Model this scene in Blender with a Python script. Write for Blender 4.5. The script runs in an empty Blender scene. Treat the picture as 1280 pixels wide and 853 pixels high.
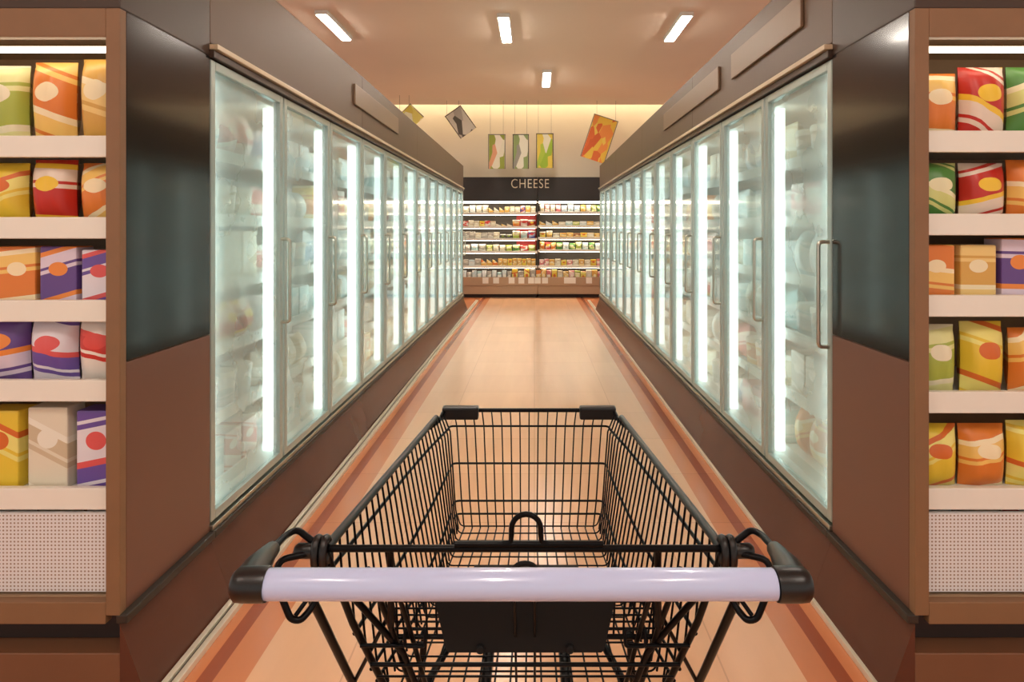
import bpy, bmesh, math, random
from mathutils import Vector, Matrix
random.seed(7)
C = bpy.context.scene.collection
F = 788.0; VX = 668.0; VY = 286.0; H = 1.40      # focal length in pixels, vanishing point, eye height

def at(px, py, Y):
    return Vector(((px - VX) / F * Y, Y, H - (py - VY) / F * Y))

# ------------------------------------------------------------------ materials
def lin(c):
    return tuple(((v/255.0)/12.92 if v/255.0 <= 0.04045 else ((v/255.0+0.055)/1.055)**2.4) for v in c) + (1.0,)

def new_mat(name):
    m = bpy.data.materials.new(name); m.use_nodes = True
    nt = m.node_tree; nt.nodes.clear()
    out = nt.nodes.new('ShaderNodeOutputMaterial')
    return m, nt, out

def mat(name, rgb, rough=0.5, metal=0.0, spec=0.5, noise=0.0, nscale=20.0, coat=0.0, bump=0.0):
    m, nt, out = new_mat(name)
    p = nt.nodes.new('ShaderNodeBsdfPrincipled')
    c = lin(rgb)
    p.inputs['Base Color'].default_value = c
    p.inputs['Roughness'].default_value = rough
    p.inputs['Metallic'].default_value = metal
    p.inputs['Specular IOR Level'].default_value = spec
    p.inputs['Coat Weight'].default_value = coat
    p.inputs['Coat Roughness'].default_value = 0.08
    nt.links.new(p.outputs[0], out.inputs[0])
    tc = nt.nodes.new('ShaderNodeTexCoord')
    n = nt.nodes.new('ShaderNodeTexNoise'); n.inputs['Scale'].default_value = nscale
    n.inputs['Detail'].default_value = 4
    nt.links.new(tc.outputs['Object'], n.inputs['Vector'])
    r = nt.nodes.new('ShaderNodeMapRange')
    a = max(noise, 0.02)
    r.inputs['To Min'].default_value = 1 - a; r.inputs['To Max'].default_value = 1 + a
    nt.links.new(n.outputs['Fac'], r.inputs['Value'])
    mx = nt.nodes.new('ShaderNodeVectorMath'); mx.operation = 'SCALE'
    mx.inputs[0].default_value = c[:3]
    nt.links.new(r.outputs[0], mx.inputs['Scale'])
    nt.links.new(mx.outputs[0], p.inputs['Base Color'])
    if bump:
        b = nt.nodes.new('ShaderNodeBump'); b.inputs['Strength'].default_value = bump
        nt.links.new(n.outputs['Fac'], b.inputs['Height']); nt.links.new(b.outputs[0], p.inputs['Normal'])
    return m

def emit(name, rgb, s):
    m, nt, out = new_mat(name)
    e = nt.nodes.new('ShaderNodeEmission'); e.inputs[0].default_value = lin(rgb); e.inputs[1].default_value = s
    nt.links.new(e.outputs[0], out.inputs[0]); return m

def pack(name, c1, c2, c3, rough=0.35):
    """Printed packaging: streaky bands of three inks with a small oval emblem, different on every pack."""
    m, nt, out = new_mat(name)
    N = nt.nodes.new; L = nt.links.new
    p = N('ShaderNodeBsdfPrincipled'); p.inputs['Roughness'].default_value = rough
    L(p.outputs[0], out.inputs[0])
    tc = N('ShaderNodeTexCoord'); oi = N('ShaderNodeObjectInfo')
    sx_ = N('ShaderNodeSeparateXYZ'); L(tc.outputs['Generated'], sx_.inputs[0])
    def M2(op, a, b, c=None):
        q = N('ShaderNodeMath'); q.operation = op
        for i_, v_ in enumerate((a, b, c)):
            if v_ is None: continue
            if isinstance(v_, (int, float)): q.inputs[i_].default_value = v_
            else: L(v_, q.inputs[i_])
        return q.outputs[0]
    rnd = oi.outputs['Random']
    slant = M2('MULTIPLY', M2('SUBTRACT', rnd, .5), sx_.outputs['X'])
    val = M2('FRACT', M2('ADD', M2('MULTIPLY_ADD', sx_.outputs['Z'], 1.25, slant), M2('MULTIPLY', rnd, 7.3)), 0.0)
    ramp = N('ShaderNodeValToRGB'); ramp.color_ramp.interpolation = 'CONSTANT'
    e = ramp.color_ramp.elements
    e[0].position = 0; e[0].color = lin(c3)
    e[1].position = .10; e[1].color = lin(c1)
    for ps, cc in ((.62, c2), (.70, c1), (.76, c2)):
        k = e.new(ps); k.color = lin(cc)
    L(val, ramp.inputs[0])
    sp = N('ShaderNodeSeparateXYZ'); L(tc.outputs['Generated'], sp.inputs[0])
    dx = N('ShaderNodeMath'); dx.operation = 'SUBTRACT'; dx.inputs[1].default_value = 0.5; L(sp.outputs['X'], dx.inputs[0])
    dz = N('ShaderNodeMath'); dz.operation = 'MULTIPLY_ADD'; dz.inputs[1].default_value = 2.2; dz.inputs[2].default_value = -1.35; L(sp.outputs['Z'], dz.inputs[0])
    cb = N('ShaderNodeCombineXYZ'); L(dx.outputs[0], cb.inputs[0]); L(dz.outputs[0], cb.inputs[1])
    ln = N('ShaderNodeVectorMath'); ln.operation = 'LENGTH'; L(cb.outputs[0], ln.inputs[0])
    lt = N('ShaderNodeMath'); lt.operation = 'LESS_THAN'; lt.inputs[1].default_value = .26; L(ln.outputs['Value'], lt.inputs[0])
    mx = N('ShaderNodeMix'); mx.data_type = 'RGBA'; L(lt.outputs[0], mx.inputs[0]); L(ramp.outputs[0], mx.inputs[6]); mx.inputs[7].default_value = lin(c3)
    L(mx.outputs[2], p.inputs['Base Color'])
    return m

M = {}
M['black_wire'] = mat('black_wire', (4, 4, 7), 0.3, spec=0.13)
M['black_plastic'] = mat('black_plastic', (6, 6, 8), 0.34, noise=.06, nscale=200)
M['flap'] = mat('matt_black_plastic', (7, 7, 8), 0.75, spec=.3)
M['grip'] = mat('lavender_white_grip', (184, 195, 232), 0.24, coat=.4)
M['rubber'] = mat('grey_rubber', (60, 60, 62), 0.7)
M['steel'] = mat('brushed_steel', (190, 188, 176), 0.28, metal=1.0, noise=.08, nscale=60)
M['trim'] = mat('cream_metal_trim', (226, 218, 196), .3, metal=.35)
M['groove'] = mat('dark_groove', (46, 38, 30), 0.5)
M['fascia'] = mat('taupe_fascia', (92, 71, 53), 0.42, noise=.05, nscale=3)
M['fascia_dark'] = mat('dark_brown_moulding', (62, 46, 36), 0.35)
M['fascia_light'] = mat('cream_moulding', (205, 186, 156), 0.3)
M['kick'] = mat('red_brown_kickplate', (92, 54, 40), 0.26, noise=.25, nscale=2.5, spec=.35)
M['end_panel'] = mat('dark_gloss_panel', (20, 17, 16), 0.16, spec=.5, coat=.3)
M['end_brown'] = mat('red_brown_panel', (112, 74, 58), 0.35, noise=.08, nscale=2)
M['cab_white'] = mat('white_enamel', (228, 236, 234), 0.45)
M['door_frame'] = mat('pale_aluminium_frame', (176, 190, 186), 0.35, metal=.6)
M['gasket'] = mat('dark_gasket', (52, 58, 58), 0.6)
M['shelf_white'] = mat('white_shelf', (225, 230, 226), 0.4)
M['oak'] = mat('brown_oak', (132, 98, 68), 0.5, noise=.12, nscale=9)
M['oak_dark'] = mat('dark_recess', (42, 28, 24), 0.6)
M['plinth'] = mat('brown_plinth', (118, 80, 56), 0.4, noise=.1, nscale=6)
M['case_black'] = mat('charcoal_case', (44, 40, 38), 0.5)
M['case_liner'] = mat('dark_liner', (66, 58, 50), 0.6)
M['price_rail'] = mat('white_price_rail', (236, 234, 224), 0.35)
M['base_tan'] = mat('tan_case_base', (176, 150, 122), 0.4)
M['letter'] = mat('cream_letters', (238, 230, 206), 0.4)
M['wall_cream'] = mat('cream_plaster', (228, 222, 206), 0.8, noise=.02, nscale=2)
M['ceiling'] = mat('tan_ceiling', (242, 226, 206), 0.75, noise=.03, nscale=1.2)
M['signplate'] = mat('pale_bronze_plate', (128, 104, 82), 0.4)
M['fixture'] = mat('white_fixture', (225, 222, 214), 0.4)
M['cord'] = mat('grey_cord', (120, 116, 108), 0.5)
M['tube'] = emit('lamp_diffuser', (255, 244, 230), 60.0)
M['led'] = emit('cool_led_strip', (238, 250, 244), 2.5)
M['led_warm'] = emit('warm_led_strip', (255, 236, 210), 14.0)
M['led_soft'] = emit('soft_led_strip', (255, 236, 205), 3.5)
M['cove'] = emit('cove_lamp', (255, 240, 205), 13.0)
M['clear'] = mat('x', (255, 255, 255))

def glass_mat():
    m, nt, out = new_mat('frosted_door_glass'); N = nt.nodes.new; L = nt.links.new
    tr = N('ShaderNodeBsdfTransparent'); tr.inputs[0].default_value = (.86, .93, .92, 1)
    tl = N('ShaderNodeBsdfDiffuse'); tl.inputs[0].default_value = (.84, .88, .86, 1)
    t2 = N('ShaderNodeBsdfTranslucent'); t2.inputs[0].default_value = (.84, .90, .88, 1)
    gl = N('ShaderNodeBsdfGlossy'); gl.inputs['Roughness'].default_value = .07; gl.inputs[0].default_value = (.96, .97, .95, 1)
    m0 = N('ShaderNodeMixShader'); m0.inputs[0].default_value = .6; L(tl.outputs[0], m0.inputs[1]); L(t2.outputs[0], m0.inputs[2])
    n = N('ShaderNodeTexNoise'); n.inputs['Scale'].default_value = 3.0; n.inputs['Detail'].default_value = 5
    tc = N('ShaderNodeTexCoord'); L(tc.outputs['Object'], n.inputs['Vector'])
    r = N('ShaderNodeMapRange'); r.inputs['To Min'].default_value = .20; r.inputs['To Max'].default_value = .40; L(n.outputs['Fac'], r.inputs['Value'])
    m1 = N('ShaderNodeMixShader'); L(r.outputs[0], m1.inputs[0]); L(tr.outputs[0], m1.inputs[1]); L(m0.outputs[0], m1.inputs[2])
    fr = N('ShaderNodeFresnel'); ge = N('ShaderNodeNewGeometry'); io = N('ShaderNodeMapRange'); io.inputs['To Min'].default_value = 1.45; io.inputs['To Max'].default_value = 1 / 1.45
    L(ge.outputs['Backfacing'], io.inputs['Value']); L(io.outputs[0], fr.inputs[0])
    m2 = N('ShaderNodeMixShader'); L(fr.outputs[0], m2.inputs[0]); L(m1.outputs[0], m2.inputs[1]); L(gl.outputs[0], m2.inputs[2])
    L(m2.outputs[0], out.inputs[0]); return m
M['glass'] = glass_mat()

def floor_mat():
    m, nt, out = new_mat('polished_peach_floor'); N = nt.nodes.new; L = nt.links.new
    p = N('ShaderNodeBsdfPrincipled'); p.inputs['Roughness'].default_value = .22
    L(p.outputs[0], out.inputs[0])
    g = N('ShaderNodeNewGeometry'); sp = N('ShaderNodeSeparateXYZ'); L(g.outputs['Position'], sp.inputs[0])
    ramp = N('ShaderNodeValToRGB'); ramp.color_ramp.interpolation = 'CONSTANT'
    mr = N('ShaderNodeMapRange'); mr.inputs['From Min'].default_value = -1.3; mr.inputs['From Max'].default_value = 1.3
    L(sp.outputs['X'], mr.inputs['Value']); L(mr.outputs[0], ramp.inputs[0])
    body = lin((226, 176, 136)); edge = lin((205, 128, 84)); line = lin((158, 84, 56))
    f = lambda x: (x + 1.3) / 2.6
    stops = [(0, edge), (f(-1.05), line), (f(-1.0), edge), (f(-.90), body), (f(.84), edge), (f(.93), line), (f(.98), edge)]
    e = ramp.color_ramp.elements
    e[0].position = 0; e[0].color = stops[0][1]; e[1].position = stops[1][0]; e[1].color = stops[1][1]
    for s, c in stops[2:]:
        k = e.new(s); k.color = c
    br = N('ShaderNodeTexBrick'); br.offset = 0; br.inputs['Scale'].default_value = 1.0
    br.inputs['Brick Width'].default_value = .6; br.inputs['Row Height'].default_value = .6
    br.inputs['Mortar Size'].default_value = .003
    br.inputs['Color1'].default_value = (1, 1, 1, 1); br.inputs['Color2'].default_value = (.93, .93, .93, 1); br.inputs['Mortar'].default_value = (.8, .78, .76, 1)
    L(g.outputs['Position'], br.inputs['Vector'])
    n = N('ShaderNodeTexNoise'); n.inputs['Scale'].default_value = 2.0; n.inputs['Detail'].default_value = 6
    mp = N('ShaderNodeMapping'); mp.inputs['Scale'].default_value = (4, .35, 1); L(g.outputs['Position'], mp.inputs[0]); L(mp.outputs[0], n.inputs['Vector'])
    r = N('ShaderNodeMapRange'); r.inputs['To Min'].default_value = .88; r.inputs['To Max'].default_value = 1.12; L(n.outputs['Fac'], r.inputs['Value'])
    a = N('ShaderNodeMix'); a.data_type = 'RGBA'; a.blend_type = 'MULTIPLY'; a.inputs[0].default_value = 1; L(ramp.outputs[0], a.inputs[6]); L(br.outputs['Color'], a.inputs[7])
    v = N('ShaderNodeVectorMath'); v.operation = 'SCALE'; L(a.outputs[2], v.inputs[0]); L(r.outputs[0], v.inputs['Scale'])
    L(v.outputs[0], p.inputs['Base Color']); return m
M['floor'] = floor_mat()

def perforated_mat():
    m, nt, out = new_mat('perforated_white_metal'); N = nt.nodes.new; L = nt.links.new
    p = N('ShaderNodeBsdfPrincipled'); p.inputs['Roughness'].default_value = .4; L(p.outputs[0], out.inputs[0])
    tc = N('ShaderNodeTexCoord'); mp = N('ShaderNodeMapping'); mp.inputs['Scale'].default_value = (90, 90, 90); L(tc.outputs['Object'], mp.inputs[0])
    fr = N('ShaderNodeVectorMath'); fr.operation = 'FRACTION'; L(mp.outputs[0], fr.inputs[0])
    sb = N('ShaderNodeVectorMath'); sb.operation = 'SUBTRACT'; sb.inputs[1].default_value = (.5, .5, .5); L(fr.outputs[0], sb.inputs[0])
    ml = N('ShaderNodeVectorMath'); ml.operation = 'MULTIPLY'; ml.inputs[1].default_value = (1, 0, 1); L(sb.outputs[0], ml.inputs[0])
    ln = N('ShaderNodeVectorMath'); ln.operation = 'LENGTH'; L(ml.outputs[0], ln.inputs[0])
    lt = N('ShaderNodeMath'); lt.operation = 'LESS_THAN'; lt.inputs[1].default_value = .25; L(ln.outputs['Value'], lt.inputs[0])
    mx = N('ShaderNodeMix'); mx.data_type = 'RGBA'; L(lt.outputs[0], mx.inputs[0]); mx.inputs[6].default_value = lin((224, 224, 226)); mx.inputs[7].default_value = lin((150, 128, 112))
    L(mx.outputs[2], p.inputs['Base Color']); return m
M['perforated'] = perforated_mat()

# ------------------------------------------------------------------ mesh collector
def fillet(pts, r, n=4, closed=False):
    pts = [Vector(p) for p in pts]; out = []
    N_ = len(pts)
    for i, p in enumerate(pts):
        if not closed and i in (0, N_ - 1):
            out.append(p); continue
        a = pts[i - 1]; b = pts[(i + 1) % N_]
        u = a - p; v = b - p
        k = min(r, u.length * .45, v.length * .45)
        u.normalize(); v.normalize()
        s = p + u * k; e = p + v * k
        for j in range(n + 1):
            t = j / n
            out.append(s * (1 - t) ** 2 + p * 2 * t * (1 - t) + e * t * t)
    return out

class MB:
    def __init__(s): s.v = []; s.f = []; s.m = []; s.sm = []
    def add(s, vs, fs, mi=0, smooth=False):
        o = len(s.v); s.v += [tuple(x) for x in vs]
        for f in fs:
            s.f.append(tuple(o + i for i in f)); s.m.append(mi); s.sm.append(smooth)
        return s
    def box(s, x0, x1, y0, y1, z0, z1, mi=0):
        vs = [(x, y, z) for z in (z0, z1) for y in (y0, y1) for x in (x0, x1)]
        return s.add(vs, [(0, 2, 3, 1), (4, 5, 7, 6), (0, 1, 5, 4), (2, 6, 7, 3), (0, 4, 6, 2), (1, 3, 7, 5)], mi)
    def bbox(s, x0, x1, y0, y1, z0, z1, b=.004, mi=0):
        bm = bmesh.new(); bmesh.ops.create_cube(bm, size=1)
        for v in bm.verts:
            v.co = Vector(((x0 + x1) / 2 + v.co.x * (x1 - x0), (y0 + y1) / 2 + v.co.y * (y1 - y0), (z0 + z1) / 2 + v.co.z * (z1 - z0)))
        bmesh.ops.bevel(bm, geom=bm.edges[:], offset=b, segments=2, affect='EDGES', profile=.6)
        bm.verts.index_update()
        s.add([v.co for v in bm.verts], [[v.index for v in f.verts] for f in bm.faces], mi, False); bm.free(); return s
    def tube(s, pts, r, seg=8, closed=False, mi=0, rad=None):
        pts = [Vector(p) for p in pts]
        if closed: pts = pts[:]
        n = len(pts); vs = []; up = None
        for i, p in enumerate(pts):
            if closed: d = pts[(i + 1) % n] - pts[i - 1]
            elif i == 0: d = pts[1] - p
            elif i == n - 1: d = p - pts[i - 1]
            else: d = (pts[i + 1] - p).normalized() + (p - pts[i - 1]).normalized()
            if d.length < 1e-9: d = Vector((0, 0, 1))
            d.normalize()
            if up is None:
                a = Vector((0, 0, 1)) if abs(d.z) < .9 else Vector((1, 0, 0))
                up = (a - d * a.dot(d)).normalized()
            else:
                up = (up - d * up.dot(d))
                up = up.normalized() if up.length > 1e-6 else d.orthogonal().normalized()
            w = d.cross(up)
            rr = rad[i] if rad else r
            for k in range(seg):
                t = 2 * math.pi * k / seg
                vs.append(p + up * math.cos(t) * rr + w * math.sin(t) * rr)
        fs = []
        for i in range(n if closed else n - 1):
            j = (i + 1) % n
            for k in range(seg):
                l = (k + 1) % seg
                fs.append((i * seg + k, i * seg + l, j * seg + l, j * seg + k))
        s.add(vs, fs, mi, True)
        if not closed:
            s.add(vs[:seg], [tuple(range(seg))[::-1]], mi); s.add(vs[-seg:], [tuple(range(seg))], mi)
        return s
    def lathe(s, prof, c=(0, 0, 0), seg=20, mi=0, axis='Z'):
        vs = []; n = len(prof)
        for r, z in prof:
            for k in range(seg):
                t = 2 * math.pi * k / seg; a = r * math.cos(t); b = r * math.sin(t)
                q = {'Z': (a, b, z), 'X': (z, a, b), 'Y': (a, z, b)}[axis]
                vs.append((c[0] + q[0], c[1] + q[1], c[2] + q[2]))
        fs = [(i * seg + k, i * seg + (k + 1) % seg, (i + 1) * seg + (k + 1) % seg, (i + 1) * seg + k) for i in range(n - 1) for k in range(seg)]
        s.add(vs, fs, mi, True)
        s.add(vs[:seg], [tuple(range(seg))[::-1]], mi); s.add(vs[-seg:], [tuple(range(seg))], mi); return s
    def mirror(s, cx):
        o = MB(); o.v = [(2 * cx - x, y, z) for x, y, z in s.v]; o.f = [tuple(reversed(f)) for f in s.f]; o.m = s.m[:]; o.sm = s.sm[:]; return o
    def build(s, name, mats, parent=None):
        me = bpy.data.meshes.new(name); me.from_pydata(s.v, [], s.f)
        if not isinstance(mats, (list, tuple)): mats = [mats]
        for m in mats: me.materials.append(m)
        me.polygons.foreach_set('material_index', s.m); me.polygons.foreach_set('use_smooth', s.sm)
        bm = bmesh.new(); bm.from_mesh(me); bmesh.ops.recalc_face_normals(bm, faces=bm.faces); bm.to_mesh(me); bm.free()
        o = bpy.data.objects.new(name, me); C.objects.link(o)
        if parent is not None: o.parent = parent
        return o

def tag(o, label=None, cat=None, group=None, kind=None):
    if label: o['label'] = label
    if cat: o['category'] = cat
    if group: o['group'] = group
    if kind: o['kind'] = kind
    return o
def empty(name, loc=(0, 0, 0), rz=0):
    o = bpy.data.objects.new(name, None); o.empty_display_size = .1; o.location = loc; o.rotation_euler = (0, 0, rz); C.objects.link(o); return o
def copy_tree(o, parent=None):
    c = o.copy(); C.objects.link(c); c.parent = parent
    for ch in o.children[:]: copy_tree(ch, c)
    return c
ORD = ['first', 'second', 'third', 'fourth', 'fifth', 'sixth', 'seventh', 'eighth', 'ninth', 'tenth', 'eleventh', 'twelfth',
       'thirteenth', 'fourteenth', 'fifteenth', 'sixteenth', 'seventeenth', 'eighteenth', 'nineteenth', 'twentieth', 'twenty-first',
       'twenty-second', 'twenty-third', 'twenty-fourth', 'twenty-fifth', 'twenty-sixth', 'twenty-seventh', 'twenty-eighth']

# ------------------------------------------------------------------ setting
LX, RX = -1.22, 1.12            # aisle faces of the two freezer runs
Y0, Y1 = 2.37, 10.77            # doors run from here to there
CZ = 3.90
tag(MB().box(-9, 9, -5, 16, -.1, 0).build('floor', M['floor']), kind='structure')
cl = MB().box(-9, 9, -5, 12.7, CZ, CZ + .12).box(-9, 9, 12.7, 13.5, CZ + .5, CZ + .6).box(-9, 9, 12.6, 12.7, CZ + .12, CZ + .6)
tag(cl.build('ceiling', M['ceiling']), kind='structure')
tag(MB().box(-9, 9, 13.35, 13.5, 0, CZ + .5).build('wall_back', M['wall_cream']), kind='structure')
for i, (a, b) in enumerate(((-1.135, -1.083), (1.03, 1.075))):
    w = (b - a)
    t = MB().bbox(a, a + w * .4, 1.3, 12.2, 0, .022, .003).bbox(a + w * .6, b, 1.3, 12.2, 0, .022, .003)
    t.box(a + w * .4, a + w * .6, 1.3, 12.2, 0, .012, 1)
    tag(t.build('trim_%d' % (i + 1), [M['trim'], M['groove']]), kind='structure')

# ceiling strip lights
def strip_light():
    r = empty('ceiling_light')
    MB().bbox(-.075, .075, -.5, .5, -.05, 0, .008).build('housing', M['fixture'], r)
    MB().bbox(-.055, .055, -.48, .48, -.058, -.045, .004).build('diffuser', M['tube'], r)
    return r
sl = strip_light()
spots = [(-2.44, 7.7, 'strip light over the left freezers, leftmost on the ceiling'), (-.36, 7.8, 'strip light straight above the aisle, between two slanting ones'),
         (1.76, 7.75, 'strip light over the right freezers, rightmost on the ceiling'), (.2, 10.4, 'strip light deepest in the aisle, nearest the cream wall')]
for X in (-2.44, -.36, 1.76):
    spots.append((X, 3.4, None)); spots.append((X, -1.0, None))
sides = {-2.44: 'left', -.36: 'middle', 1.76: 'right'}
for i, (x, y, lb) in enumerate(spots):
    o = sl if i == 0 else copy_tree(sl)
    o.location = (x, y, CZ)
    if lb is None: lb = 'white strip light overhead, %s of the row %s' % (sides[x], 'above the shopping cart' if y > 0 else 'behind the camera')
    tag(o, lb, 'ceiling light', 'ceiling strip lights')
cv = empty('cove_light', (0, 12.86, CZ + .3))
MB().box(-7, 7, -.04, .04, -.02, .0).build('bracket', M['fixture'], cv)
MB().tube([(-7, 0, .025), (7, 0, .025)], .022, 10).build('lamp_tube', M['cove'], cv)
tag(cv, 'long warm lamp hidden in the ceiling slot washing the cream wall', 'cove light')

# ------------------------------------------------------------------ freezers
SH = [.34, .62, .90, 1.17, 1.44, 1.71]
DW = .70
def freezer(side, idx):
    """One three-door upright freezer. Local frame: door face at x=0, interior towards -x, y from 0 to 2.1."""
    r = empty('glass_door_freezer')
    L3 = DW * 3; D = .80
    b = MB()
    b.box(-D, -D + .04, 0, L3, .26, 2.06)                   # back
    b.box(-D + .04, -.05, 0, L3, .26, .31)                  # deck
    b.box(-D + .04, -.05, 0, L3, 1.99, 2.06)                # top
    if idx == 0: b.box(-D + .04, -.05, 0, .03, .31, 1.99)
    if idx == 3: b.box(-D + .04, -.05, L3 - .03, L3, .31, 1.99)
    b.build('cabinet_body', M['cab_white'], r)
    f = MB().bbox(-D, .0, 0, L3, 2.10, 2.48, .004).box(-D, -.02, 0, L3, 2.06, 2.10)
    f.build('fascia', M['fascia'], r)
    MB().bbox(-.005, .03, 0, L3, 2.075, 2.095, .003).build('fascia_moulding', M['fascia_light'], r)
    MB().bbox(-.02, .016, 0, L3, 2.045, 2.073, .003).build('fascia_moulding', M['fascia_dark'], r)
    k = MB(); k.add([(0, 0, .235), (0, L3, .235), (.085, L3, 0), (.085, 0, 0), (-D, 0, .235), (-D, L3, .235), (-D, L3, 0), (-D, 0, 0)],
          [(0, 1, 2, 3), (0, 4, 5, 1), (4, 7, 6, 5), (3, 2, 6, 7), (0, 3, 7, 4), (1, 5, 6, 2)])
    k.build('kickplate', M['kick'], r)
    MB().bbox(-.05, .022, 0, L3, .236, .262, .004).build('sill_moulding', M['groove'], r)
    MB().bbox(-.05, .012, 0, L3, .262, .282, .003).build('sill_rail', M['steel'], r)
    for z in SH:
        s = MB().bbox(-.60, -.10, .01, L3 - .01, z - .014, z - .002, .002).bbox(-.10, -.088, .01, L3 - .01, z - .03, z + .022, .002)
        s.build('shelf', M['shelf_white'], r)
    for j in range(4):
        y = min(max(j * DW, .035), L3 - .035)
        MB().bbox(-.085, -.045, max(y - .045, .002), min(y + .045, L3 - .002), .33, 1.98, .006).build('led_mullion', M['led'], r)
    for j in range(3):
        a = j * DW + .008; c = (j + 1) * DW - .008; z0, z1 = .29, 2.04; w = .035
        d = MB()
        d.bbox(-.035, .0, a, a + w, z0, z1, .004).bbox(-.035, .0, c - w, c, z0, z1, .004)
        d.bbox(-.035, .0, a + w, c - w, z0, z0 + w, .004).bbox(-.035, .0, a + w, c - w, z1 - w, z1, .004)
        dr = d.build('door', M['door_frame'], r)
        MB().box(-.022, -.016, a + w - .004, c - w + .004, z0 + w - .004, z1 - w + .004).build('glass_pane', M['glass'], dr)
        h = MB().tube(fillet([(-.002, c - .02, .95), (.04, c - .02, .95), (.04, c - .02, 1.35), (-.002, c - .02, 1.35)], .02), .008, 8)
        h.build('handle', M['steel'], dr)
    return r

pm = {}
def P_(n, *a, **k): pm[n] = pack(n + '_packaging', *a, **k); return pm[n]
P_('white', (226, 232, 232), (196, 214, 216), (235, 236, 230)); P_('pale teal', (176, 206, 206), (222, 230, 228), (232, 236, 232))
P_('cream', (226, 220, 200), (205, 190, 160), (238, 236, 222)); P_('pale blue', (176, 196, 214), (228, 234, 236), (235, 238, 236))
P_('red', (190, 44, 34), (232, 216, 200), (240, 200, 60)); P_('orange', (222, 128, 52), (240, 200, 110), (245, 230, 190))
P_('green', (82, 138, 66), (214, 220, 140), (236, 232, 190)); P_('yellow', (230, 200, 62), (236, 226, 130), (214, 110, 44))
P_('purple', (98, 70, 140), (218, 206, 224), (232, 140, 60)); P_('blue', (70, 90, 168), (220, 224, 236), (226, 70, 60))
P_('brown', (142, 86, 54), (214, 174, 110), (236, 216, 170)); P_('pink', (214, 130, 130), (240, 220, 214), (246, 236, 220))
P_('gold', (214, 168, 82), (236, 206, 130), (240, 228, 190)); P_('white-red', (232, 226, 218), (200, 52, 44), (214, 70, 60))
P_('white-purple', (226, 222, 232), (104, 80, 160), (220, 90, 90)); P_('lime', (170, 186, 80), (226, 226, 160), (236, 230, 200))
P_('grey', (170, 164, 152), (205, 200, 190), (220, 216, 204)); P_('charcoal', (56, 54, 60), (96, 92, 100), (150, 170, 70))

def box_mesh(w, d, h):      # front faces -Y, base at z=0
    return MB().bbox(-w / 2, w / 2, -d / 2, d / 2, 0, h, min(.006, h * .08))
def bag_mesh(w, d, h):
    m = MB(); nx, nz = 10, 12
    for sgn in (-1, 1):
        vs = []
        for j in range(nz + 1):
            v = j / nz
            for i in range(nx + 1):
                u = i / nx * 2 - 1
                t = (1 - abs(u) ** 3) ** .6 * max(0, math.sin(math.pi * min(1, max(0, (v * 1.0)))) ) ** .45 if 0 < v < .93 else 0.0
                if v == 0: t = .25 * (1 - abs(u) ** 3)
                ww = w / 2 * (1 - .06 * math.sin(math.pi * v))
                vs.append((u * ww, sgn * (d / 2 * t + .0012) + .004 * math.sin(7 * u + 5 * v) * t, v * h))
        fs = [(j * (nx + 1) + i, j * (nx + 1) + i + 1, (j + 1) * (nx + 1) + i + 1, (j + 1) * (nx + 1) + i) for j in range(nz) for i in range(nx)]
        m.add(vs, fs, 0, True)
    return m
def tub_mesh(w, d, h):
    r = w / 2
    m = MB().lathe([(r * .84, 0), (r * .86, .002), (r * .96, h * .82)], seg=20)
    m.lathe([(r, h * .82), (r, h * .97), (r * .94, h)], seg=20, mi=1)
    return m
def wedge_mesh(w, d, h):
    m = MB(); m.add([(-w / 2, -d / 2, 0), (w / 2, -d / 2, 0), (w / 2, d / 2, 0), (-w / 2, d / 2, 0), (-w / 2, -d / 2, h), (w / 2, -d / 2, h * .45), (w / 2, d / 2, h * .45), (-w / 2, d / 2, h)],
                    [(0, 1, 5, 4), (1, 2, 6, 5), (2, 3, 7, 6), (3, 0, 4, 7), (4, 5, 6, 7), (0, 3, 2, 1)]); return m
protos = {}
def item(kind, colour, w, d, h, loc, rz, label, cat, group):
    key = (kind, colour, round(w, 3), round(d, 3), round(h, 3))
    fn = {'frozen_food_box': box_mesh, 'frozen_food_bag': bag_mesh, 'ice_cream_tub': tub_mesh, 'snack_bag': bag_mesh, 'snack_box': box_mesh,
          'cheese_pack': box_mesh, 'cheese_bag': bag_mesh, 'cheese_wedge': wedge_mesh, 'cream_cheese_tub': tub_mesh}[kind]
    if key not in protos:
        o = fn(w, d, h).build(kind, [pm[colour], M['price_rail']]); protos[key] = o
    else:
        o = protos[key].copy(); C.objects.link(o)
    o.location = loc; o.rotation_euler = (0, 0, rz)
    return tag(o, label, cat, group)

base_f = {}
for side in ('left', 'right'):
    for i in range(4):
        if i in (0, 3) or 'mid' not in base_f:
            fz = freezer(side, i if side == 'left' else 3 - i)
            if i == 1: base_f['mid'] = fz
        else: fz = copy_tree(base_f['mid'])
        if side == 'left': fz.location = (LX, Y0 + i * 2.1, 0)
        else:
            fz.location = (RX, Y0 + (i + 1) * 2.1, 0); fz.rotation_euler = (0, 0, math.pi)
        pos = ['nearest the camera', 'second from the camera', 'third from the camera', 'farthest away beside the cheese aisle'][i]
        tag(fz, 'three-door upright glass freezer on the %s of the aisle, %s' % (side, pos), 'freezer', 'glass door freezers')

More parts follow.
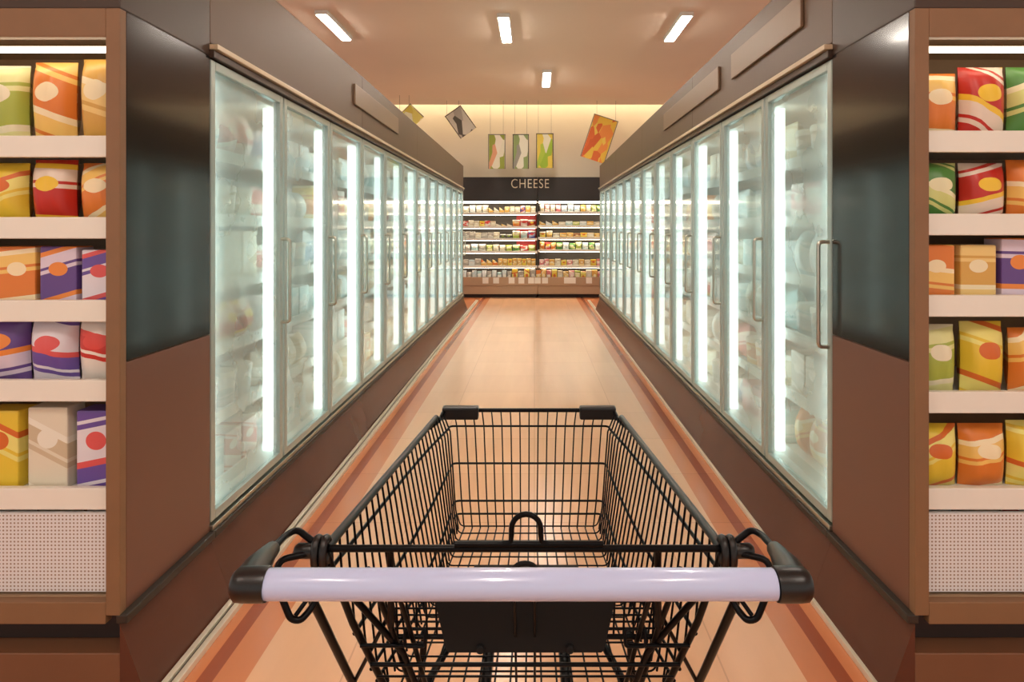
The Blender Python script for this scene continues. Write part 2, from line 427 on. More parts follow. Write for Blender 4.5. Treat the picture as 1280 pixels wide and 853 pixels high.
kinds = ['frozen_food_box', 'frozen_food_bag', 'ice_cream_tub']
cold = ['white', 'pale teal', 'cream', 'pale blue', 'white', 'pale teal', 'pink', 'white', 'grey', 'cream', 'orange', 'red']
nice = {'frozen_food_box': 'box', 'frozen_food_bag': 'bag', 'ice_cream_tub': 'tub'}
for side in ('left', 'right'):
    for door in range(12):
        for s, z in enumerate(SH):
            kd = kinds[(door * 2 + s * 5 + (side == 'right')) % 3]
            col0 = random.randrange(len(cold))
            n = 4 if door < 8 else 3
            h = random.choice([.17, .20, .22]) if kd != 'ice_cream_tub' else .15
            for q in range(n):
                pitch = (DW - .06) / n
                yy = Y0 + door * DW + .03 + (q + .5) * pitch
                col = cold[(col0 + (q // 2)) % len(cold)]
                w = pitch - .012 if kd != 'ice_cream_tub' else min(.14, pitch - .012)
                x = (LX - .18) if side == 'left' else (RX + .18)
                d = .13 if kd != 'ice_cream_tub' else w
                item(kd, col, w, d, h, (x, yy, z + .0005), math.pi / 2 if side == 'left' else -math.pi / 2,
                     '%s %s on %s shelf up, %s along, %s door from camera, %s freezers' % (col, nice[kd], ORD[s], ORD[q], ORD[door], side),
                     {'frozen_food_box': 'frozen food box', 'frozen_food_bag': 'frozen food bag', 'ice_cream_tub': 'tub'}[kd],
                     '%ss behind the %s freezer doors' % ({'frozen_food_box': 'frozen food boxe', 'frozen_food_bag': 'frozen food bag', 'ice_cream_tub': 'ice cream tub'}[kd], side))

# pale plates on the fascias
for sx, ya, yb, lb in ((1, 2.62, 3.55, 'pale sign plate on the right fascia, nearest the camera'), (1, 3.8, 5.4, 'pale sign plate on the right fascia, farther one'),
                       (-1, 4.25, 5.6, 'pale sign plate on the left fascia above the freezer doors')):
    x = LX if sx < 0 else RX
    a, b = (x + .0005, x + .014) if sx < 0 else (x - .014, x - .0005)
    m = MB().bbox(a, b, ya, yb, 2.24, 2.38, .004)
    tag(m.build('fascia_sign', M['signplate']), lb, 'sign', 'pale plates on the freezer fascias')

# ------------------------------------------------------------------ end-cap shelving
def endcap(side):
    """front face at y=0 facing -y, inner (aisle) side at x=0, body towards -x (left one)."""
    sx = -1 if side == 'left' else 1
    W = 1.0; D = .515
    def B(m, x0, x1, *a, **k):
        x0, x1 = sx * -1 * x0 * -1, sx * x1       # x given as distance from the aisle face
        lo, hi = min(x0, x1), max(x0, x1); return m.bbox(lo, hi, *a, **k)
    r = empty('snack_shelving', (LX if side == 'left' else RX, 1.855, 0))
    m = MB(); B(m, 0, .042, 0, .03, .26, 2.05, .003); B(m, W - .042, W, 0, .03, .26, 2.05, .003); B(m, .042, W - .042, 0, .03, 1.965, 2.05, .003); B(m, .042, W - .042, 0, .03, .235, .30, .003)
    m.build('face_frame', M['oak'], r)
    m = MB()
    ks = [(0, .235), (.085, 0), (.0, 0)]
    q = [(-sx * d_, yy, zz) for yy in (-.0, D - .001) for d_, zz in ks]
    m.add(q, [(0, 1, 2), (5, 4, 3), (0, 3, 4, 1), (1, 4, 5, 2), (2, 5, 3, 0)]); m.build('kickplate', M['kick'], r)
    m = MB(); B(m, -.022, .012, .0, D, .236, .262, .004); m.build('sill_moulding', M['groove'], r)
    m = MB(); B(m, 0, .012, .03, D, .262, 1.00, .002)
    m.build('lower_side_panel', M['end_brown'], r)
    m = MB(); B(m, 0, .012, .03, D, 1.003, 2.05, .002)
    m.build('upper_side_panel', M['end_panel'], r)
    m = MB(); B(m, .012, W, D - .02, D, .26, 2.05, .002); B(m, .012, W, .03, D - .02, 2.03, 2.05, .002); B(m, .012, W, .03, D - .02, .26, .30, .002); B(m, W - .012, W, .03, D - .02, .3, 2.03, .002)
    m.build('carcass', M['base_tan'], r)
    m = MB(); B(m, 0, W, -.0, D, 2.05, 2.48, .004); m.build('header', M['fascia_dark'], r)
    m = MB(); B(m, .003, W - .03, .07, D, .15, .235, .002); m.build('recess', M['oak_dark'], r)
    m = MB(); B(m, .0, W, .0, D, 0, .15, .004); m.build('plinth', M['plinth'], r)
    m = MB(); B(m, .05, W - .05, .035, .055, .31, .545, .002); m.build('bin_front', M['perforated'], r)
    zs = [.56, .66 + .0, .925, 1.165, 1.415, 1.66]
    zs = [.60, .925, 1.165, 1.415, 1.66] if side == 'left' else [.60, .89, 1.18, 1.425, 1.675]
    for z in zs:
        m = MB(); B(m, .045, W - .045, .06, D - .03, z - .02, z, .002); s = m.build('shelf', M['shelf_white'], r)
        m = MB(); B(m, .045, W - .045, .038, .059, z - .045, z + .02, .003); m.build('price_rail', M['price_rail'], s)
    m = MB(); B(m, .06, W - .06, .06, .085, 1.94, 1.955, .003); m.build('light_strip', M['led_soft'], r)
    tag(r, 'oak-framed snack shelving at the %s edge of the picture, with white price rails' % side, 'shelving', 'end shelving at the aisle mouth')
    return zs
rows = {'left': [('snack_box', ['white-purple', 'cream', 'yellow', 'blue', 'pink'], .13, .26), ('snack_bag', ['red', 'white-red', 'white-purple', 'purple'], .15, .21),
                 ('snack_box', ['orange', 'blue', 'white-purple', 'purple'], .12, .18), ('snack_bag', ['red', 'yellow', 'gold', 'orange'], .14, .20),
                 ('snack_bag', ['gold', 'orange', 'lime', 'yellow'], .14, .19)],
        'right': [('snack_bag', ['yellow', 'orange', 'yellow', 'gold'], .15, .21), ('snack_bag', ['yellow', 'lime', 'yellow', 'orange'], .14, .22),
                  ('snack_box', ['purple', 'brown', 'orange', 'gold'], .12, .19), ('snack_bag', ['red', 'orange', 'red', 'green'], .15, .19), ('snack_bag', ['orange', 'red', 'green', 'yellow'], .15, .23)]}
lvl = ['lowest', 'second lowest', 'middle', 'second highest', 'top']
for side in ('left', 'right'):
    zs = endcap(side)
    for ri, (kd, cols, w, h) in enumerate(rows[side]):
        if side == 'left' and ri == 4: h = .27
        n = int(.90 / w)
        for q in range(n):
            xx = .052 + (q + .5) * (.896 / n)
            X = LX - xx if side == 'left' else RX + xx
            c = cols[(q + ri) % len(cols)]
            hh = h * random.choice([1, .96, .92])
            for row in range(1):
                item(kd, c, w - .008, .10 if kd == 'snack_bag' else .08, round(hh, 2), (X, 1.855 + .062 + .06, zs[ri] + .0005), random.uniform(-.04, .04),
                     '%s %s, %s from aisle, %s shelf of %s shelving' % (c, kd.replace('_', ' '), ORD[q], lvl[ri], side), kd.replace('_', ' '),
                     '%s on the %s shelving' % ('snack bags' if kd == 'snack_bag' else 'snack boxes', side))
    # loose bags in the bottom bin
    for q in range(6):
        X = (LX - (.12 + q * .15)) if side == 'left' else (RX + (.12 + q * .15))
        item('snack_bag', ['white', 'cream', 'white-red'][q % 3], .14, .10, .24, (X, 1.855 + .13, .3005), random.uniform(-.1, .1),
             'pale snack bag in the bin of %s shelving, %s from aisle' % (side, ORD[q]), 'snack bag', 'bags in the bin of the %s shelving' % side)

# ------------------------------------------------------------------ cheese display
CY = 13.0; PXM = F / CY
def zc(py): return H + (VY - py) / PXM
shelf_z = [zc(333), zc(315), zc(299), zc(284), zc(267)]
def case(x0, x1, off, lab):
    r = empty('cheese_display_case', ((x0 + x1) / 2, CY, 0)); w = (x1 - x0) / 2
    D = .34
    b = MB().bbox(-w, w, D - .03, D, .08, 2.46, .003).bbox(-w, -w + .006, 0.0, D - .03, .25, 1.96, .001).bbox(w - .006, w, 0.0, D - .03, .25, 1.96, .001)
    b.build('carcass', M['case_liner'], r)
    MB().bbox(-w, w, -.05, D - .03, 1.96, 2.46, .006).build('header_panel', M['case_black'], r)
    MB().bbox(-w, w, -.22, D - .03, .07, .25, .01).build('base', M['base_tan'], r)
    MB().bbox(-w + .02, w - .02, -.16, D - .03, 0, .07, .002).build('toe_kick', M['oak_dark'], r)
    MB().bbox(-w, w, -.24, -.215, .25, .42, .005).build('bumper', M['base_tan'], r)
    MB().bbox(-w + .02, w - .02, -.03, .0, 1.93, 1.958, .003).build('light_strip', M['led_warm'], r)
    for k, z in enumerate(shelf_z):
        z += off[k]
        y0 = -.12 if k == 0 else -.02
        s = MB().bbox(-w + .008, w - .008, y0 + .012, D - .03, z - .02, z, .002).build('shelf', M['shelf_white'], r)
        MB().bbox(-w + .008, w - .008, y0 - .008, y0 + .011, z - .03, z + .02, .003).build('price_rail', M['price_rail'], s)
        MB().bbox(-w + .05, w - .05, y0 + .03, y0 + .05, z - .034, z - .021, .002).build('shelf_lamp', M['led_warm'], s)
    tag(r, lab, 'display case', 'cheese cases across the end of the aisle')
    return r
offL = [0, .0, 0, 0, 0]; offR = [0, .03, .02, .02, .02]
caseL = case(-1.9, .064, offL, 'open chilled cheese case left of the seam, with red display column')
caseR = case(.068, 2.0, offR, 'open chilled cheese case right of the seam, with green packs')
# red backing column of the left case
MB().bbox(.54, .96, .29, .308, shelf_z[1], shelf_z[4] - .03, .003).build('red_back_panel', mat('red_panel', (176, 36, 34), .5), caseL)
# lettering on the header
def lettering(txt, size, loc, parent, m):
    cu = bpy.data.curves.new('lettering', 'FONT'); cu.body = txt; cu.size = size; cu.extrude = .012; cu.align_x = 'CENTER'; cu.align_y = 'CENTER'; cu.space_character = 1.12
    cu.offset = -.002
    to = bpy.data.objects.new('tmp_text', cu); C.objects.link(to)
    bpy.context.view_layer.update()
    me = bpy.data.meshes.new_from_object(to.evaluated_get(bpy.context.evaluated_depsgraph_get()))
    bpy.data.objects.remove(to)
    o = bpy.data.objects.new('sign_lettering', me); me.materials.clear(); me.materials.append(m); C.objects.link(o)
    o.location = loc; o.rotation_euler = (math.pi / 2, 0, 0)
    if parent: o.parent = parent
    return o
sg = lettering('CHEESE', .25, (-.09, CY - .064, zc(230.5)), None, M['letter'])
tag(sg, 'cream CHEESE lettering on the dark header at the end of the aisle', 'sign')
sg.scale = (.86, 1.08, 1)

# products in the cheese case
def fillrow(shelf, runs, base, yfront):
    q = 0
    for (x0, x1, kd, cols, w, h) in runs:
        n = max(1, int(round((x1 - x0) / w))); p = (x1 - x0) / n
        for i in range(n):
            X = x0 + (i + .5) * p
            q += 1
            c = cols[i % len(cols)]
            off = (offL if X < .066 else offR)[shelf] if shelf >= 0 else 0
            hh = round(h * random.choice([1, .94, .88]), 3)
            name = {-1: 'front trough', 0: 'lowest shelf', 1: 'second shelf up', 2: 'middle shelf', 3: 'fourth shelf up', 4: 'top shelf'}[shelf]
            item(kd, c, round(p - .012, 3), .10 if kd != 'cream_cheese_tub' else round(p - .012, 3), hh, (X, yfront + .08, base + off + .0005), 0,
                 '%s %s, %s from left on the %s, cheese cases' % (c, kd.replace('_', ' '), ORD[q - 1], name), kd.replace('_', ' '),
                 'cheese packs in the %s' % name)
A, B_ = -1.48, 1.52
fillrow(4, [(-1.48, -.95, 'cheese_bag', ['cream', 'white', 'cream'], .12, .17), (-.95, -.62, 'cheese_wedge', ['gold', 'cream'], .11, .13), (-.62, .03, 'cheese_pack', ['gold', 'cream', 'cream', 'purple'], .10, .16),
            (.10, .55, 'cheese_bag', ['cream', 'pink'], .11, .19), (.55, .95, 'cheese_bag', ['pale blue', 'white'], .13, .17), (.95, B_, 'cheese_bag', ['gold', 'cream', 'lime', 'green'], .12, .17)], shelf_z[4], CY)
fillrow(3, [(A, -.80, 'cheese_pack', ['white-red', 'cream', 'cream', 'yellow'], .12, .14), (-.80, -.46, 'cheese_wedge', ['cream', 'gold'], .11, .07), (-.46, .03, 'cream_cheese_tub', ['orange', 'white-red', 'red'], .16, .16),
            (.10, .50, 'cheese_wedge', ['gold', 'white'], .13, .11), (.50, B_, 'cheese_pack', ['cream', 'pale teal', 'lime', 'white', 'gold'], .15, .10)], shelf_z[3], CY)
fillrow(2, [(A, -.72, 'cheese_pack', ['grey', 'grey', 'cream'], .13, .15), (-.72, -.46, 'cream_cheese_tub', ['charcoal', 'charcoal'], .13, .10), (-.46, .03, 'cream_cheese_tub', ['lime', 'pale teal', 'blue'], .16, .17),
            (.10, .38, 'cream_cheese_tub', ['yellow', 'gold'], .13, .15), (.38, B_, 'cheese_pack', ['cream', 'gold', 'gold', 'brown', 'yellow'], .14, .11)], shelf_z[2], CY)
fillrow(1, [(A, -1.0, 'cheese_bag', ['grey', 'pale teal'], .14, .17), (-1.0, -.46, 'cheese_bag', ['lime', 'cream', 'cream'], .13, .15), (-.46, .03, 'cheese_bag', ['green', 'white-red', 'lime'], .14, .15),
            (.10, .45, 'cheese_bag', ['orange', 'red'], .12, .18), (.45, B_, 'cheese_bag', ['green', 'white', 'green', 'lime', 'pale teal'], .13, .17)], shelf_z[1], CY)
fillrow(0, [(A, -1.1, 'cheese_pack', ['grey', 'white'], .13, .15), (-1.1, -.75, 'cheese_wedge', ['orange', 'gold'], .13, .14), (-.75, .03, 'cheese_pack', ['gold', 'gold', 'yellow'], .10, .16),
            (.10, .30, 'cheese_pack', ['pink'], .1, .16), (.30, B_, 'cheese_pack', ['gold', 'cream', 'yellow', 'pink', 'cream'], .12, .15)], shelf_z[0], CY - .08)
fillrow(-1, [(A, -.46, 'cheese_bag', ['white', 'grey', 'white', 'pale teal'], .10, .30), (-.46, .03, 'cheese_pack', ['yellow', 'grey', 'yellow', 'grey'], .11, .32), (.03, .35, 'cheese_pack', ['orange', 'gold', 'pink'], .10, .32),
             (.35, B_, 'cheese_pack', ['yellow', 'cream', 'gold', 'pink', 'lime'], .12, .31)], .25, CY - .205)
# white price cards clipped below the trough
for i, px in enumerate([608, 621, 640, 652, 664, 672, 681, 708, 715, 735]):
    x = (px - VX) / PXM
    tag(MB().bbox(x - .06, x + .06, CY - .246, CY - .2405, .29, .41, .002).build('price_card', M['price_rail']),
        'white price card on the trough front, %s from the left' % ORD[i], 'price card', 'price cards on the cheese trough')

# end panels at the far ends of the freezer runs
for nm, x0, x1 in (('left', LX - .80, LX), ('right', RX, RX + .80)):
    m = MB().bbox(x0, x1, Y1, Y1 + .05, 0, 2.48, .004)
    tag(m.build('freezer_end_panel', M['fascia_dark']), 'brown end panel closing the far end of the %s freezer run' % nm, 'end panel', 'end panels of the freezer runs')

# ------------------------------------------------------------------ banners near the cream wall
def banner_mat(name, cols, scale=3.0):
    m, nt, out = new_mat(name); N = nt.nodes.new; L = nt.links.new
    p = N('ShaderNodeBsdfPrincipled'); p.inputs['Roughness'].default_value = .6; L(p.outputs[0], out.inputs[0])
    tc = N('ShaderNodeTexCoord'); v = N('ShaderNodeTexVoronoi'); v.inputs['Scale'].default_value = scale; L(tc.outputs['Generated'], v.inputs['Vector'])
    sp = N('ShaderNodeSeparateColor'); L(v.outputs['Color'], sp.inputs[0])
    r = N('ShaderNodeValToRGB'); r.color_ramp.interpolation = 'CONSTANT'; e = r.color_ramp.elements
    n = len(cols); e[0].color = lin(cols[0]); e[1].position = 1 / n; e[1].color = lin(cols[1])
    for i in range(2, n): k = e.new(i / n); k.color = lin(cols[i])
    L(sp.outputs[0], r.inputs[0])
    L(r.outputs[0], p.inputs['Base Color']); return m
def banner(px, py, w, h, tilt, cols, lab, Y=12.3, frame=M['cord'], sc=3.0, yaw=0):
    c = at(px, py, Y)
    r = empty('hanging_banner', c)
    r.rotation_euler = (0, tilt, yaw)
    MB().bbox(-w / 2, w / 2, -.008, .008, -h / 2, h / 2, .003).build('picture_panel', banner_mat('banner_print', cols, sc), r)
    f = MB().tube([(-w / 2 - .01, 0, -h / 2), (-w / 2 - .01, 0, h / 2)], .008, 6).tube([(w / 2 + .01, 0, -h / 2), (w / 2 + .01, 0, h / 2)], .008, 6)
    f.tube([(-w / 2 - .02, 0, h / 2 + .008), (w / 2 + .02, 0, h / 2 + .008)], .01, 6)
    f.build('edge_rods', frame, r)
    # cords up to the ceiling, in the banner's own turned frame
    inv = (Matrix.Translation(c) @ Matrix.Rotation(yaw, 4, 'Z') @ Matrix.Rotation(tilt, 4, 'Y')).inverted()
    cm = MB()
    for sx in (-1, 1):
        a = Vector((sx * w * .42, 0, h / 2 + .01)); wpt = inv.inverted() @ a
        b = inv @ Vector((wpt.x, wpt.y, CZ)); cm.tube([a, b], .003, 5)
    cm.build('cords', M['cord'], r)
    return tag(r, lab, 'banner', 'picture banners hanging before the cream wall')
DK = mat('dark_banner_rod', (70, 66, 54), .5)
banner(621, 190, .30, .66, 0, [(228, 222, 196), (150, 160, 60), (222, 160, 120), (236, 226, 204)], 'narrow banner with olive and peach print, leftmost of the upright three', frame=M['cord'], sc=2.5)
banner(651, 190, .28, .66, 0, [(226, 222, 200), (140, 158, 96), (150, 146, 132), (226, 222, 200)], 'narrow banner with grey-green print and dark rods, middle of the upright three', frame=DK, sc=2.5)
banner(681, 189, .30, .66, 0, [(150, 180, 40), (222, 196, 70), (168, 190, 52), (226, 222, 190)], 'narrow bright green and yellow banner, rightmost of the upright three', frame=DK, sc=2.5)
banner(749, 174, .46, .86, .32, [(238, 196, 70), (226, 112, 50), (240, 150, 70), (214, 100, 44), (240, 206, 90)], 'tilted orange and yellow fruit-coloured banner beside the right freezers', sc=4)
banner(576, 153, .34, .52, -.62, [(216, 212, 196), (96, 92, 82), (184, 180, 168)], 'tilted grey and white banner with dark stripe above the left fascia', frame=DK, sc=2.2)
banner(514, 146, .3, .34, -.8, [(236, 226, 120), (244, 240, 200), (230, 214, 96)], 'small pale yellow banner at the top edge of the left fascia', Y=11.8, sc=2)

# ------------------------------------------------------------------ shopping cart
cart = empty('shopping_cart', (-.013, 1.15, 0))
tag(cart, 'black wire shopping cart with lavender white handle, pushed along the aisle floor', 'shopping cart')
CX = -.013
class CB(MB):
    """a collector whose points are given in world space and moved under the cart"""
    def put(s, name, m, parent=None, both=False):
        outs = []
        for o in ([s, s.mirror(CX)] if both else [s]):
            b = MB(); b.f = o.f; b.m = o.m; b.sm = o.sm; b.v = [(x - CX, y - 1.15, z) for x, y, z in o.v]
            outs.append(b.build(name, m, parent or cart))
        return outs
BW = M['black_wire']
def V(*a): return Vector(a)
HY, HZ = .645, 1.036
# handle
g = CB().lathe([(.0148, -.2600), (.0153, -.2590), (.0153, .2590), (.0148, .2600)], (CX - .0015, HY, HZ), 32, axis='X'); g.put('handle_grip', M['grip'])
# end brackets
g = CB()
g.lathe([(.013, -.294), (.0165, -.290), (.0172, -.282), (.0172, -.262), (.0166, -.2595)], (CX, HY, HZ), 24, axis='X')
g.tube([V(CX - .281, HY, HZ), V(CX - .286, HY + .035, HZ - .002), V(CX - .293, HY + .075, HZ - .009), V(CX - .296, HY + .098, HZ - .014)], .012, 14, rad=[.0168, .0150, .0105, .0090])
g.put('handle_bracket', M['black_plastic'], both=True)
# bent wire from bracket to clamp
g = CB().tube(fillet([V(CX - .296, .735, 1.023), V(CX - .298, .79, 1.016), V(CX - .290, .805, 1.016), V(CX - .268, .806, .998), V(CX - .258, .80, .985)], .012), .0042, 8)
g.put('handle_arm', BW, both=True)
# hook loop below the handle
g = CB().tube(fillet([V(CX - .262, .80, .99), V(CX - .300, .775, .993), V(CX - .303, .765, .975), V(CX - .283, .765, .926), V(CX - .272, .768, .922), V(CX - .262, .785, .93), V(CX - .250, .80, .975)], .012), .0042, 8)
g.tube([V(CX - .279, .77, .927), V(CX - .252, .795, .962)], .003, 6)
g.put('hook_loop', BW, both=True)
# clamps
g = CB()
for dx in (-.262, -.252):
    g.tube([V(CX + dx, .80 + .0125 * math.cos(t), .988 + .018 * math.sin(t)) for t in [2 * math.pi * k / 20 for k in range(20)]], .0055, 8, closed=True)
g.lathe([(.0065, -.290), (.0095, -.286), (.0095, -.264), (.007, -.26)], (CX, .798, .992), 14, axis='X')
g.lathe([(.007, -.262), (.0105, -.258), (.0105, -.250), (.006, -.246)], (CX, .80, .982), 14, axis='X')
g.put('hinge_clamp', M['black_plastic'], both=True)

def rimX(Y): return .250 + (.212 - .250) * (Y - .80) / .75
def rimZ(Y): return .994 + (.951 - .994) * (Y - .80) / .75
def botX(Y): return .162 + .185 * (1.45 - Y) ** 2
BZ = .715
FRZ = [(.951, 1.55, .210), (.920, 1.53, .190), (.837, 1.51, .181), (.760, 1.48, .1715), (.734, 1.47, .167), (BZ, 1.45, .160)]   # front panel: z, y, half width
# rim
g = CB().tube([V(CX - .250, .80, .994), V(CX - rimX(.83), .83, rimZ(.83) + .002), V(CX - rimX(1.47), 1.47, rimZ(1.47) + .004)], .0062, 12)
g.put('side_rim', M['black_plastic'], both=True)
g = CB().tube(fillet([V(CX - rimX(1.40), 1.40, rimZ(1.4) - .002), V(CX - .213, 1.50, .944), V(CX - .208, 1.552, .953), V(CX + .208, 1.552, .953), V(CX + .213, 1.50, .944), V(CX + rimX(1.40), 1.40, rimZ(1.4) - .002)], .012), .0050, 10)
g.put('front_rim', BW)
g = CB().bbox(CX - .213, CX - .124, 1.538, 1.564, .932, .963, .005)
g.put('corner_cover', M['black_plastic'], both=True)
# front wire panel
g = CB()
def frontpt(x, k):
    z, y, hw = FRZ[k]; t = x / .210
    return V(CX + t * hw * 1.0, y, z)
for i in range(17):
    x = -.185 + .37 * i / 16
    pts = [V(CX + x, 1.552, .950)] + [V(CX + x * (hw / .200), y + .0035, z) for z, y, hw in FRZ[1:-1]] + [V(CX + x * .80, 1.445, BZ - .002)]
    g.tube(fillet(pts, .012), .0017, 6)
for k in (1, 2, 3, 4):
    z, y, hw = FRZ[k]
    g.tube(fillet([V(CX - hw - .004, y - .022, z), V(CX - hw - .002, y + .002, z), V(CX + hw + .002, y + .002, z), V(CX + hw + .004, y - .022, z)], .012), .0026 if k < 4 else .0024, 8)
g.put('front_panel', BW)
# side wire panels
g = CB()
def sidept(Y, u):
    """u=0 at the rim, 1 at the basket floor"""
    z = rimZ(Y) * (1 - u) + BZ * u
    fy, fw = 1.55, .21
    for (z1, y1, w1), (z2, y2, w2) in zip(FRZ, FRZ[1:]):
        if z2 <= z <= z1:
            t = (z1 - z) / (z1 - z2); fy = y1 + (y2 - y1) * t; fw = w1 + (w2 - w1) * t
    k = min(1, max(0, (Y - 1.15) / .385)); k = k * k
    x = (rimX(Y) * (1 - u) + botX(Y) * u) * (1 - k) + fw * k
    if Y > .95: Y = .95 + (Y - .95) * (fy - .008 - .95) / (1.542 - .95)
    return V(CX - x, Y, z)
n = 27
for i in range(n):
    Y = .815 + (1.535 - .815) * i / (n - 1)
    ue = min(1.0, (rimZ(Y) - (.985 - (Y - .80) * 2.0)) / (rimZ(Y) - BZ))
    if ue < .12: continue
    g.tube([sidept(Y, ue * k / 6) for k in range(7)], .0018, 6)
def sidewire(Ya, za, Yb, zb, r):
    def p(Y, z):
        u = (rimZ(Y) - z) / (rimZ(Y) - BZ); return sidept(Y, u)
    g.tube([p(Ya + (Yb - Ya) * k / 8, za + (zb - za) * k / 8) - V(.003, 0, 0) for k in range(9)], r, 8)
sidewire(.812, .960, 1.525, .920, .0030)
sidewire(.874, .838, 1.50, .837, .0030)
sidewire(.912, .762, 1.475, .760, .0026)
sidewire(.925, .736, 1.465, .734, .0026)
g.put('side_panel', BW, both=True)
# basket floor
g = CB()
Yf = 1.451
while Yf > .93:
    hw = botX(Yf) - .001
    g.tube(fillet([V(CX - hw - .004, Yf + .004, BZ + .024), V(CX - hw + .004, Yf, BZ), V(CX + hw - .004, Yf, BZ), V(CX + hw + .004, Yf + .004, BZ + .024)], .010), .0016, 6)
    Yf -= .034
for i in range(17):
    x = -.148 + .296 * i / 16
    g.tube([V(CX + x, 1.447, BZ - .002), V(CX + x * (botX(.93) / .165), .93, BZ - .002)], .0017, 6)
g.put('floor_panel', BW)
g = CB()
for x0, x1 in ((-.06, -.062), (-.105, -.16)):
    g.tube([V(CX + x0, 1.15, BZ - .012), V(CX + x1, .93, BZ - .012)], .0062 if x0 == -.105 else .0085, 8)
g.put('floor_support', BW, both=True)

# crossbar with hoop
g = CB().tube([V(CX - .25, .80, .994), V(CX + .25, .80, .994)], .0045, 10); g.put('rear_crossbar', BW)
g = CB().tube([V(CX - .088, .798, 1.0005), V(CX + .100, .798, 1.0005)], .0040, 10)
hp = [V(CX - .030, .798, 1.001), V(CX - .0195, .798, 1.003), V(CX - .0185, .798, 1.014)]
hp += [V(CX + .0185 * math.cos(t), .798, 1.020 + .0185 * math.sin(t)) for t in [math.pi * (1 - k / 10) for k in range(11)]]
hp += [V(CX + .0185, .798, 1.014), V(CX + .0195, .798, 1.003), V(CX + .030, .798, 1.001)]
g2 = CB().tube([p + V(.0025, 0, 0) for p in hp], .0036, 10)
g.tube([V(CX - .17, .80, .994), V(CX - .172, .812, .97), V(CX - .178, .84, .87)], .0045, 8); g.tube([V(CX + .17, .80, .994), V(CX + .172, .812, .97), V(CX + .178, .84, .87)], .0045, 8)
g.put('seat_hinge_bar', BW); g2.put('lock_hoop', BW)

# rear frame of the basket and swinging gate
def gate(x, t):   # t=0 top, 1 bottom
    return V(CX + x, .80 + .135 * t, .985 - .27 * t)
g = CB().tube([V(CX - .250, .80, .985), V(CX - .236, .862, .862), V(CX - .206, .935, .715), V(CX - .20, .95, .69)], .0050, 10)
g.put('rear_frame', BW, both=True)
g = CB()
for x, xb, r in ((-.0135, -.0135, .0019), (.0135, .0135, .0019), (-.20, -.168, .0042), (.20, .168, .0042), (-.172, -.146, .0036), (.172, .146, .0036)):
    g.tube([V(CX + x, .805, .965), gate((x + xb) / 2, .5), gate(xb, 1.0)], r, 7)
g.tube([V(CX - .232, .800, .962), V(CX + .232, .800, .962)], .0022, 8)
g.tube([V(CX - .228, .873, .8225), V(CX - .14, .873, .8225)], .0028, 8); g.tube([V(CX + .14, .873, .8225), V(CX + .228, .873, .8225)], .0028, 8)
g.tube([V(CX - .219, .892, .783), V(CX + .219, .892, .783)], .0030, 8)
g.tube([V(CX - .213, .905, .757), V(CX + .213, .905, .757)], .0016, 8)
g.put('rear_gate', BW)
# diagonal links
g = CB().tube([V(CX - .234, .84, .915), V(CX - .172, .886, .805), V(CX - .158, .91, .742)], .0045, 8)
g.tube([V(CX - .186, .862, .872), V(CX - .254, .936, .727)], .0030, 8)
g.put('folding_link', BW, both=True)
# child seat: wire grid and plastic flap
g = CB()
def seat(x, z): return V(CX + x, .905 - (.93 - z) * .12, z)
for k in range(9):
    z = .895 - k * .0088
    g.tube([seat(-.192, z), seat(.192, z)], .0016, 6)
g.tube(fillet([seat(-.19, .902), seat(-.19, .822), seat(.19, .822), seat(.19, .902)], .012, closed=True), .0032, 8, closed=True)
for k in range(27):
    x = -.186 + .372 * k / 26
    g.tube([seat(x, .902), seat(x * .97, .822)], .0016, 6)
g.put('seat_grid', BW)
g = CB()
a = -.152
g.tube(fillet([V(CX + a - .014, .872, .846), V(CX + a + .014, .872, .846), V(CX + a + .014, .868, .824), V(CX + a - .014, .868, .824)], .005, closed=True), .0022, 6, closed=True)
g.put('seat_loop', BW, both=True)
zt, zb = .919, .812
yt, yb = .862, .856
f = CB()
outer = [(-.128, zt), (.128, zt), (.127, .892), (.110, zb + .004), (.106, zb), (-.106, zb), (-.110, zb + .004), (-.127, .892)]
fr = [V(CX + x, .876 - (zt - z) * .02, z) for x, z in outer]; bk = [p + V(0, .008, 0) for p in fr]
nn = len(outer)
f.add(fr + bk, [tuple(range(nn)), tuple(range(nn, 2 * nn))[::-1]] + [(i, (i + 1) % nn, nn + (i + 1) % nn, nn + i) for i in range(nn)])
f.bbox(CX - .072, CX + .075, .872, .886, zt, zt + .009, .003)
f.tube([V(CX + .018 * math.cos(t) - .0, .876, zt + .002 + .014 * math.sin(t)) for t in [math.pi * k / 10 for k in range(11)]], .0035, 8)
for sx in (-1, 1): f.lathe([(.004, 0), (.006, .001), (.006, .0045), (.003, .005)], (CX + sx * .062, .869, zb + .006), 12, axis='Y')
f.put('seat_flap', M['flap'])

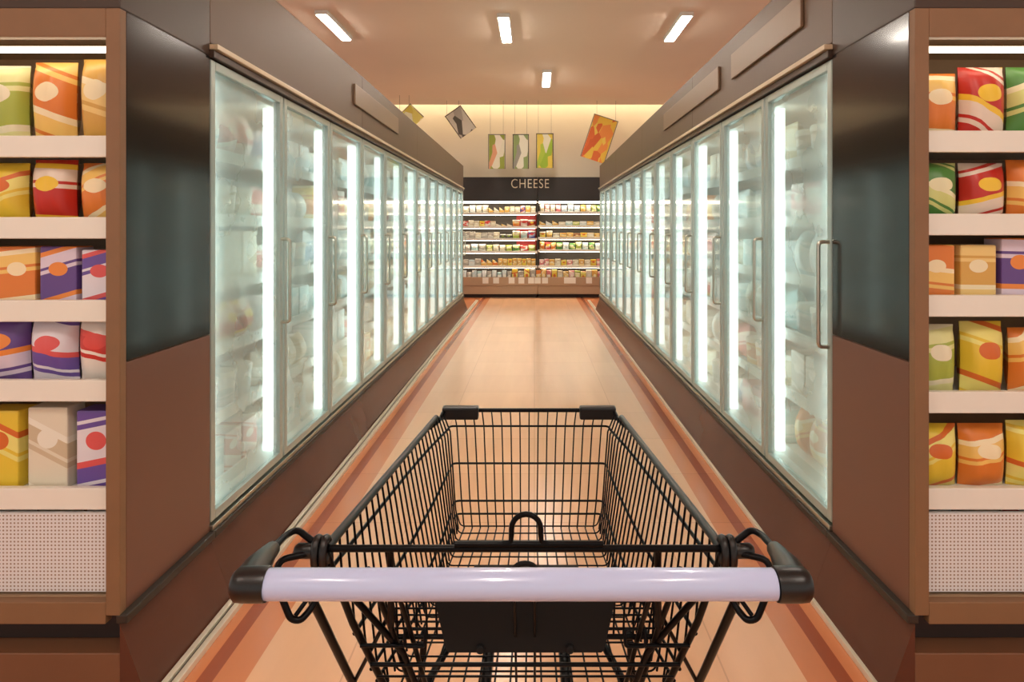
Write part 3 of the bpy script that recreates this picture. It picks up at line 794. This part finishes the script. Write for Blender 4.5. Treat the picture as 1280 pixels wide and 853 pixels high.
# chassis below
g = CB().tube(fillet([V(CX - .262, .795, .975), V(CX - .268, .79, .94), V(CX - .257, .933, .729), V(CX - .235, 1.10, .48), V(CX - .235, 1.02, .24), V(CX - .235, .98, .20)], .05, 6), .0058, 10)
g.put('upright', BW, both=True)
g = CB().tube(fillet([V(CX - .235, .98, .205), V(CX - .16, 1.62, .165), V(CX + .16, 1.62, .165), V(CX + .235, .98, .205)], .06, 6), .011, 10)
g.tube([V(CX - .235, 1.0, .205), V(CX + .235, 1.0, .205)], .009, 8)
g.tube([V(CX - .195, 1.10, .48), V(CX - .175, 1.08, BZ - .006)], .006, 8); g.tube([V(CX + .195, 1.10, .48), V(CX + .175, 1.08, BZ - .006)], .006, 8)
for k in range(9):
    x = -.16 + .04 * k; g.tube([V(CX + x * 1.2, 1.0, .208), V(CX + x * .9, 1.62, .17)], .0025, 6)
g.tube([V(CX - .24, 1.10, .48), V(CX + .24, 1.10, .48)], .008, 8)
g.put('base_frame', BW)
for X, Y in ((-.235, .98), (.235, .98), (-.15, 1.60), (.15, 1.60)):
    zt_ = .195 if Y < 1 else .155
    g = CB().bbox(CX + X - .026, CX + X + .026, Y - .02, Y + .02, zt_ - .012, zt_ + .004, .003).bbox(CX + X - .026, CX + X - .022, Y - .04, Y + .016, .05, zt_ - .01, .0015).bbox(CX + X + .022, CX + X + .026, Y - .04, Y + .016, .05, zt_ - .01, .0015)
    c = g.put('caster', M['steel'])[0]
    w = CB().lathe([(.045, -.014), (.058, -.012), (.062, -.006), (.062, .006), (.058, .012), (.045, .014)], (CX + X, Y - .02, .0625), 24, axis='X')
    w.put('wheel', M['rubber'], c)

# ------------------------------------------------------------------ camera, world, view
w = bpy.data.worlds.new('store_ambience'); bpy.context.scene.world = w; w.use_nodes = True
bg = w.node_tree.nodes['Background']; bg.inputs[0].default_value = (1.0, .90, .80, 1); bg.inputs[1].default_value = .6
cam = bpy.data.cameras.new('camera'); co = bpy.data.objects.new('camera', cam); C.objects.link(co)
co.location = (0, 0, H); co.rotation_euler = (math.pi / 2, 0, 0)
cam.sensor_width = 36; cam.lens = 36 * F / 1280
cam.shift_x = -(VX - 640) / 1280; cam.shift_y = -(426.5 - VY) / 1280
cam.clip_start = .05; cam.clip_end = 60
sc = bpy.context.scene; sc.camera = co
sc.view_settings.view_transform = 'Standard'; sc.view_settings.look = 'None'; sc.view_settings.gamma = 1
sc.view_settings.use_curve_mapping = False; sc.view_settings.exposure = 0.7
sc.cycles.use_denoising = True
sc.cycles.transparent_max_bounces = 16
sc.cycles.max_bounces = 8
bpy.data.materials.remove(M['clear'])
